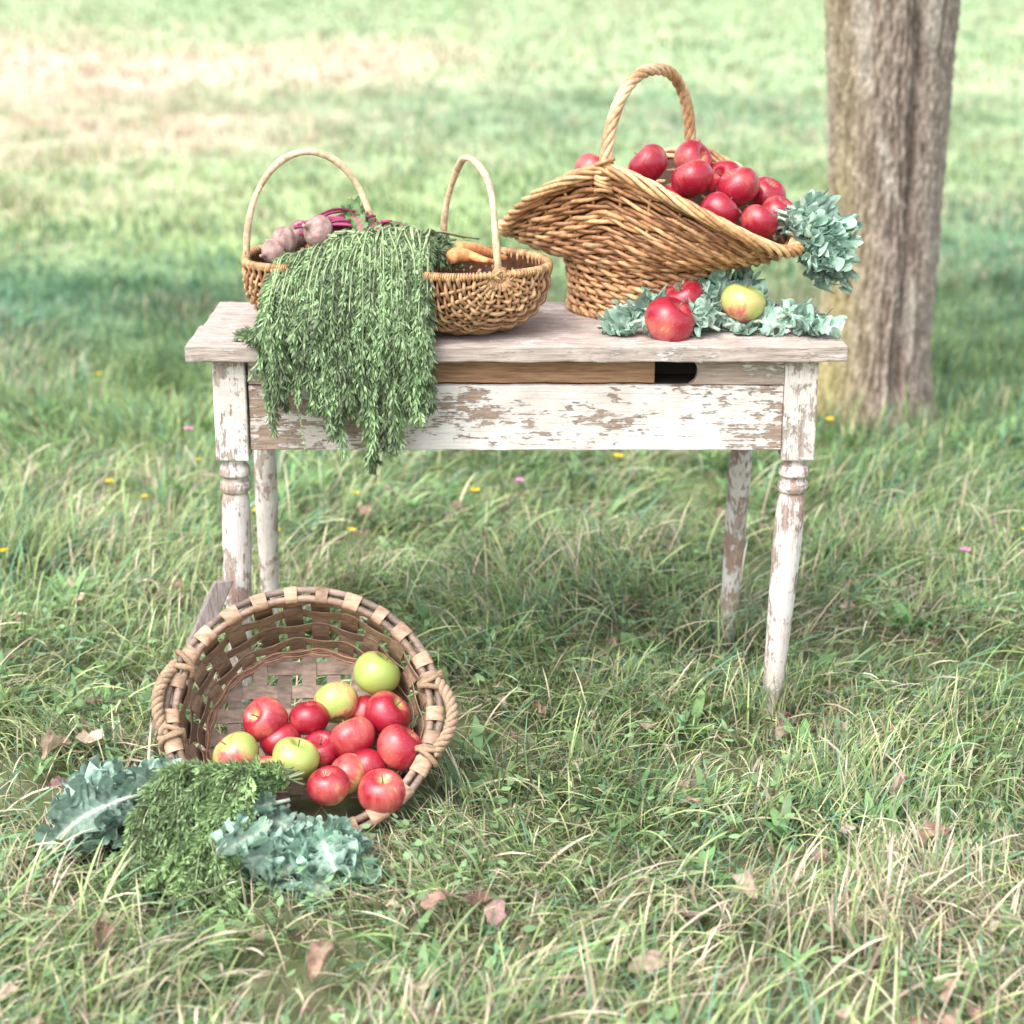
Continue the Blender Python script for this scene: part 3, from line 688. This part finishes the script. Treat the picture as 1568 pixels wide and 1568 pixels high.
for i in range(10):
    frond(mb, [(-.42, 3.53, .81), (-.445, 3.53, .79), (-.482 + rng.normal(0, .010), 3.525 + rng.normal(0, .015), .779)], .1, .018, .1)
frond(mb, [(-.40, 3.475, .72), (-.385, 3.47, .64), (-.372, 3.47, .545)], .3, .003, .5, leafL=.004)
mb.build('carrot_greens', M_green)

# beet leaves and magenta stems
mb = MB()
for i in range(26):
    a = np.array(W(rng.uniform(450, 505), rng.uniform(342, 362), 3.67)); b = np.array(W(rng.uniform(530, 590), rng.uniform(326, 352), 3.68 + rng.normal(0, .02)))
    tube(mb, spline([a, (a + b) / 2 + [0, 0, rng.uniform(.0, .02)], b], 14), rng.uniform(.002, .0036), 6, np.array([.34, .05, .13]) * rng.uniform(.6, 1.4))
FLOOR = [0.]
def leafsurf(mb, base, d, up, L, Wd, bend, ruf, col, rib, nu=26, nv=15, seed=0, side_bend=0., frill=0.012):
    r = np.random.default_rng(seed); d = norm(np.array(d, float)); up = np.array(up, float); up = norm(up - d * up.dot(d)); S = np.cross(d, up)
    u = np.linspace(0, 1, nu)[:, None] * np.ones((1, nv)); vl = np.linspace(-1, 1, nv); vl = np.sign(vl) * np.abs(vl) ** .7
    v = vl[None] * np.ones((nu, 1)); av = np.abs(v)
    wp = np.clip(np.sin(PI * np.clip(u, 0, 1) ** .75), 0, 1) ** .5 * np.clip(u * 6 + .05, 0, 1)
    p = r.uniform(0, 6.28, 10); sg = np.sign(v + 1e-6)
    nl = 3.2
    lob = .14 * np.sin(2 * PI * nl * u + p[0] + sg * 1.3) + .07 * np.sin(2 * PI * nl * 2.7 * u + p[1] * sg)
    w = Wd * wp * (1 + lob * av ** 2)
    kf = 2 * PI / frill * L
    e = np.clip((av - .25) / .75, 0, 1) ** 1.0 * np.clip(u * 4, 0, 1)
    e2 = np.clip((av - .65) / .35, 0, 1)
    wob = 1.4 * np.sin(2 * PI * 2.3 * u + p[8]) + .9 * np.sin(2 * PI * 4.1 * u + p[9] * sg)
    z = ruf * e * (1.2 * np.sin(kf * .42 * u + p[2] + sg + wob) + .8 * np.sin(kf * u + p[3] + 2.5 * v + wob))
    z = z + ruf * .6 * e2 * np.sin(kf * 2.1 * u + p[7] + 4 * v)
    su = ruf * 1.1 * e * np.cos(kf * u + p[5] + 2.5 * v + wob) + ruf * .5 * e2 * np.cos(kf * 2.1 * u + p[7]); sv = ruf * 1.2 * e * np.sin(kf * .77 * u + p[6] - wob)
    X_, Y_ = u * L, v * w
    z = z + .0038 * snoise(X_, Y_, 130, seed + 3) * np.clip(av * 3, 0, 1) + .0020 * snoise(X_, Y_, 300, seed + 9)
    z = z + .012 * snoise(X_, Y_, 30, seed + 5) * av + (.55 * Wd) * (av ** 2) * r.uniform(-.7, 1.2)
    th = bend * u; bb = bend if abs(bend) > 1e-3 else 1e-3
    cu = np.sin(bb * u) / bb * L; cz = -(1 - np.cos(bb * u)) / bb * L
    tu = cu + su; vv = Y_ * (1 - .22 * e2) + sv * sg + side_bend * u ** 2 * L
    nx, nz = np.sin(th), np.cos(th)
    P = np.array(base) + (tu + z * nx)[..., None] * d + vv[..., None] * S + (cz + z * nz)[..., None] * up
    lo = FLOOR[0] + .002
    P[..., 2] = np.where(P[..., 2] < lo, lo + .25 * np.clip(lo - P[..., 2], 0, .03) + .002 * np.sin(300 * X_ + 200 * Y_), P[..., 2])
    cc = np.array(col) * r.uniform(.85, 1.15); C = cc + (np.array(rib) - cc) * np.maximum(np.exp(-(Y_ / .003) ** 2), .28 * np.exp(-(np.sin(2 * PI * (5 * u - 1.3 * av) + p[4]) / .22) ** 2) * (av < .8))[..., None]
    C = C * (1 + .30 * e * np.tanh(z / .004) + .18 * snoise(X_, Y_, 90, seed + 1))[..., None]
    mb.add(P.reshape(-1, 3), gridfaces(nu, nv), np.clip(C, 0, 1).reshape(-1, 3))
    tube(mb, np.array([np.array(base) - d * L * .18, np.array(base), np.array(base) + d * L * .12 - up * .002]), .0035, 6, rib)
FLOOR[0] = .9
for i in range(8):
    leafsurf(mb, W(530 + 9 * i, 334 + rng.uniform(-4, 10), 3.68), (rng.uniform(-.3, .8), rng.uniform(-.6, .4), rng.uniform(-.1, .35)), (0, -.3, 1), .065, .020, 1.2, .002, (.15, .26, .11), (.5, .10, .18), seed=i + 50)
mb.build('beet_tops', M_green)

# ------------------------------------------------------------------ kale
KC = (.29, .43, .345); KR = (.58, .66, .54)
ks = [300]
def kale(name, items, floor):
    FLOOR[0] = floor; mb = MB()
    for i, (b, d, up, L, Wd, bend) in enumerate(items):
        ks[0] += 13
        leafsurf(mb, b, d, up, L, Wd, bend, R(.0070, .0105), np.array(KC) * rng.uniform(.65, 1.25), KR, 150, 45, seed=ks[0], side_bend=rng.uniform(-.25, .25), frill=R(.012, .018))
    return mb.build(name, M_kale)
R = lambda a, b: rng.uniform(a, b)
it = []
for i in range(14):
    b = np.array(W(1185 + R(0, 45), 320 + R(0, 45), 3.72 + R(-.05, .05)))
    it.append((b, (1, R(-.7, .3), R(-.5, .35)), (R(-.2, .3), -.5, 1), R(.08, .14), R(.032, .048), R(.7, 1.8)))
for i in range(8):
    b = np.array(W(1230 + R(0, 35), 345 + R(0, 40), 3.67)); it.append((b, (R(.2, 1), -.4, R(-.8, -.3)), (.3, -.8, .5), R(.07, .10), .038, R(.4, 1.)))
kale('kale_bunch', it, .80)
it = []
for i in range(26):
    px = R(965, 1225); b = np.array(W(px, R(478, 505), R(3.56, 3.64))); b[2] = R(.785, .812); a = R(0, 6.28)
    if abs(px - 1025) < 42 and b[1] < 3.62: b[1] += .05
    it.append((b, (math.cos(a) * 1.3, math.sin(a) * .5, R(.0, .5)), (0, -.6, 1), R(.05, .085), R(.026, .038), R(.4, 1.7)))
for i in range(9):   # taller curls behind the loose apples
    b = np.array((R(.30, .46), R(3.64, 3.69), R(.80, .815))); it.append((b, (R(-.6, .8), R(-.2, .3), R(.5, 1.)), (R(-.3, .3), -1, .5), R(.05, .075), R(.024, .034), R(.4, 1.4)))
for px, dx in [(975, -1), (985, -.8), (1215, 1), (1225, .8)]:
    b = np.array(W(px, 503, 3.58)); b[2] = .788; it.append((b, (dx, R(-.4, .3), .1), (0, -.5, 1), .07, .032, .6))
kale('kale_bunch', it, .771)
it = []
for i in range(18):
    b = np.array((R(-.68, -.52), R(2.98, 3.12), R(.06, .13))); it.append((b, (-1, R(-.9, .0), R(-.5, .0)), (R(-.3, .2), -.8, 1), R(.10, .17), R(.036, .052), R(.1, 1.1)))
for i in range(22):
    xx = R(-.47, -.29); b = np.array((xx, R(2.92, 3.06 if xx < -.38 else 2.99), R(.05, .12 if xx < -.38 else .075))); it.append((b, (R(-.9, .6), R(-1, -.3), R(-.6, .1)), (R(-.3, .3), -.8, 1), R(.08, .14), R(.036, .054), R(.2, 1.3)))
for i in range(5):
    b = np.array((R(-.36, -.31), R(2.92, 2.97), R(.05, .075))); it.append((b, (1, R(-.9, -.3), R(-.5, -.1)), (0, -.8, 1), R(.08, .11), R(.038, .046), R(.3, 1.)))
kale('kale_bunch', it, .012)
mb = MB()
for i in range(60):
    x0 = R(-.57, -.43); frond(mb, [(x0 + .08, 3.08, R(.08, .13)), (x0, 3.00, R(.11, .16)), (x0 - R(.0, .06), 2.92, R(.06, .12)), (x0 - R(-.03, .13), R(2.79, 2.88), R(.015, .05))], .1, .026, .15, base=(.25, .38, .16))
mb.build('carrot_greens', M_green)

# ------------------------------------------------------------------ tree
tree = empty('tree'); mb = MB()
nz, na = 620, 260; zz = np.linspace(-.03, 2.3, nz); a = np.linspace(0, 2 * PI, na, endpoint=False)
rz = np.interp(zz, [-.03, .06, .16, .35, .6, .9, 1.25, 1.7, 2.3], [.195, .183, .172, .163, .162, .170, .188, .215, .20])
Zg, Ag = np.meshgrid(zz, a, indexing='ij')
def pn(fa, fz, seed):
    r = np.random.default_rng(seed); o = 0
    for i in range(6):
        k = int(round(fa * r.uniform(.5, 1.6))); o = o + np.sin(k * Ag + r.uniform(0, 6) + fz * r.uniform(.5, 1.5) * Zg * r.choice([-1, 1]) + 1.2 * np.sin(fz * .7 * Zg + r.uniform(0, 6) + int(k / 3) * Ag))
    return o / 3.5
plates = 1 - np.abs(pn(17, 11, 5)) * 1.5; fine = 1 - np.abs(pn(36, 30, 8)) * 1.4; pit = pn(70, 80, 12)
bark = np.clip(.42 * plates + .36 * fine + .24 * pit + .15, 0, 1.2)
ga = -PI / 2 + .28 + .10 * np.sin(Zg * 2)
dA = np.angle(np.exp(1j * (Ag - ga))); gr1 = np.exp(-(dA / .15) ** 2) * np.clip(.6 + Zg * .6, 0, 1)
dB = np.angle(np.exp(1j * (Ag + PI / 2 + .75))); gr2 = np.exp(-(dB / .12) ** 2)
flare = .03 * np.exp(-np.clip(Zg, 0, 9) / .07) * (.5 + .5 * np.cos(5 * Ag + 1))
Rg = rz[:, None] + .018 * (bark - .5) - .032 * gr1 - .014 * gr2 + flare + .006 * np.sin(3 * Ag + 2 * Zg)
cx = np.interp(zz, [0, .5, 1.25, 2.3], [1.095, 1.112, 1.096, 1.12])[:, None]
V = np.stack([cx + Rg * np.cos(Ag), TREE_Y + Rg * np.sin(Ag), Zg], -1).reshape(-1, 3)
br = np.clip(bark - .1 - .25 * gr1, 0, 1)[..., None]; C = np.array([.17, .128, .105]) * (1 - br) + np.array([.48, .40, .35]) * br
ln = np.clip(.5 + pn(4, 4, 31), 0, 1); left = np.clip(np.cos(Ag - PI * 1.06), 0, 1) ** 2
lf = np.clip(left * (.75 * np.exp(-Zg * 1.5) + .25 * ln), 0, .7)[..., None]; C = C * (1 - lf) + np.array([.46, .40, .15]) * (.6 + .5 * br) * lf
pale = np.clip(pn(6, 8, 44) - .35, 0, .45)[..., None]; C = C * (1 - pale) + np.array([.58, .53, .47]) * pale
mb.add(V, gridfaces(nz, na, False, True)[:, ::-1], C.reshape(-1, 3))
M_bark = attr_mat('bark', .9, 45, .5, (2, 2, 1.5), .8, .15)
mb.build('trunk', M_bark, tree)
mb = MB(); tips = []
def limb(p0, d, L, r, lvl):
    d = norm(np.array(d, float)); p0 = np.array(p0, float); mid = p0 + d * L * .5 + rng.normal(0, .06, 3) * L * .6; end = p0 + d * L + np.array([0, 0, .12 * L])
    p = spline([p0, mid, end], 14); tube(mb, p, np.linspace(r, r * .5, 14), 8, np.array([.30, .23, .19]) * rng.uniform(.8, 1.1))
    if lvl == 0: tips.append(end); return
    for k in range(3 if lvl > 1 else 4):
        q = p[rng.integers(7, 14)]; dd = norm(d * .7 + rng.normal(0, .65, 3) + np.array([0, 0, .12])); limb(q, dd, L * .62, r * .5, lvl - 1)
for dvec in [(-.5, -.15, 1), (.6, .1, .95), (.05, .7, .8), (-.15, -.7, .9), (.1, .1, 1.2)]:
    limb((1.12 + dvec[0] * .1, TREE_Y + dvec[1] * .1, 2.1), dvec, 1.25, .11, 3)
mb.build('limbs', M_bark, tree)
tips = np.array(tips); mb = MB(); n = 9000
idx = rng.integers(0, len(tips), n); P = tips[idx] + rng.normal(0, .22, (n, 3)); P[:, 2] = np.maximum(P[:, 2], 2.3)
D = norm(rng.normal(0, 1, (n, 3)) + np.array([0, 0, -.4])); S = norm(np.cross(D, rng.normal(0, 1, (n, 3))))
tc = np.array([.10, .17, .05]) * rng.uniform(.6, 1.6, (n, 1)); diamonds(mb, P, D, S, rng.uniform(.05, .09, n), rng.uniform(.03, .05, n), tc)
mb.build('foliage', M_crown, tree, False)

# ------------------------------------------------------------------ light, world, camera
to_sun = Vector((-.36, -.46, .81)).normalized()
w = bpy.data.worlds.new('World'); scene.world = w; w.use_nodes = True; nt = w.node_tree
bg = nt.nodes['Background']; sky = nt.nodes.new('ShaderNodeTexSky'); sky.sky_type = 'NISHITA'; sky.sun_disc = False
sky.sun_elevation = math.asin(to_sun.z); sky.sun_rotation = math.atan2(to_sun.x, to_sun.y); sky.dust_density = 4; sky.air_density = 1.0
hs = nt.nodes.new('ShaderNodeHueSaturation'); hs.inputs['Saturation'].default_value = .38
nt.links.new(sky.outputs[0], hs.inputs['Color']); nt.links.new(hs.outputs[0], bg.inputs[0]); bg.inputs[1].default_value = .41
sl = bpy.data.lights.new('sun', 'SUN'); sl.energy = 1.7; sl.angle = math.radians(55); sl.color = (1, .94, .87)
so = bpy.data.objects.new('sun', sl); scene.collection.objects.link(so); so.rotation_euler = (-to_sun).to_track_quat('-Z', 'Y').to_euler()
cam = bpy.data.cameras.new('camera'); cam.lens = 3022 / 1568 * 36; cam.sensor_width = 36; cam.clip_end = 2000
cam.dof.use_dof = True; cam.dof.focus_distance = 3.55; cam.dof.aperture_fstop = 3.0
co = bpy.data.objects.new('camera', cam); scene.collection.objects.link(co); co.location = (0, 0, 1.563); co.rotation_euler = (math.radians(90 - 17.6), 0, 0)
scene.camera = co
scene.view_settings.view_transform = 'Standard'; scene.view_settings.look = 'None'; scene.view_settings.exposure = 0
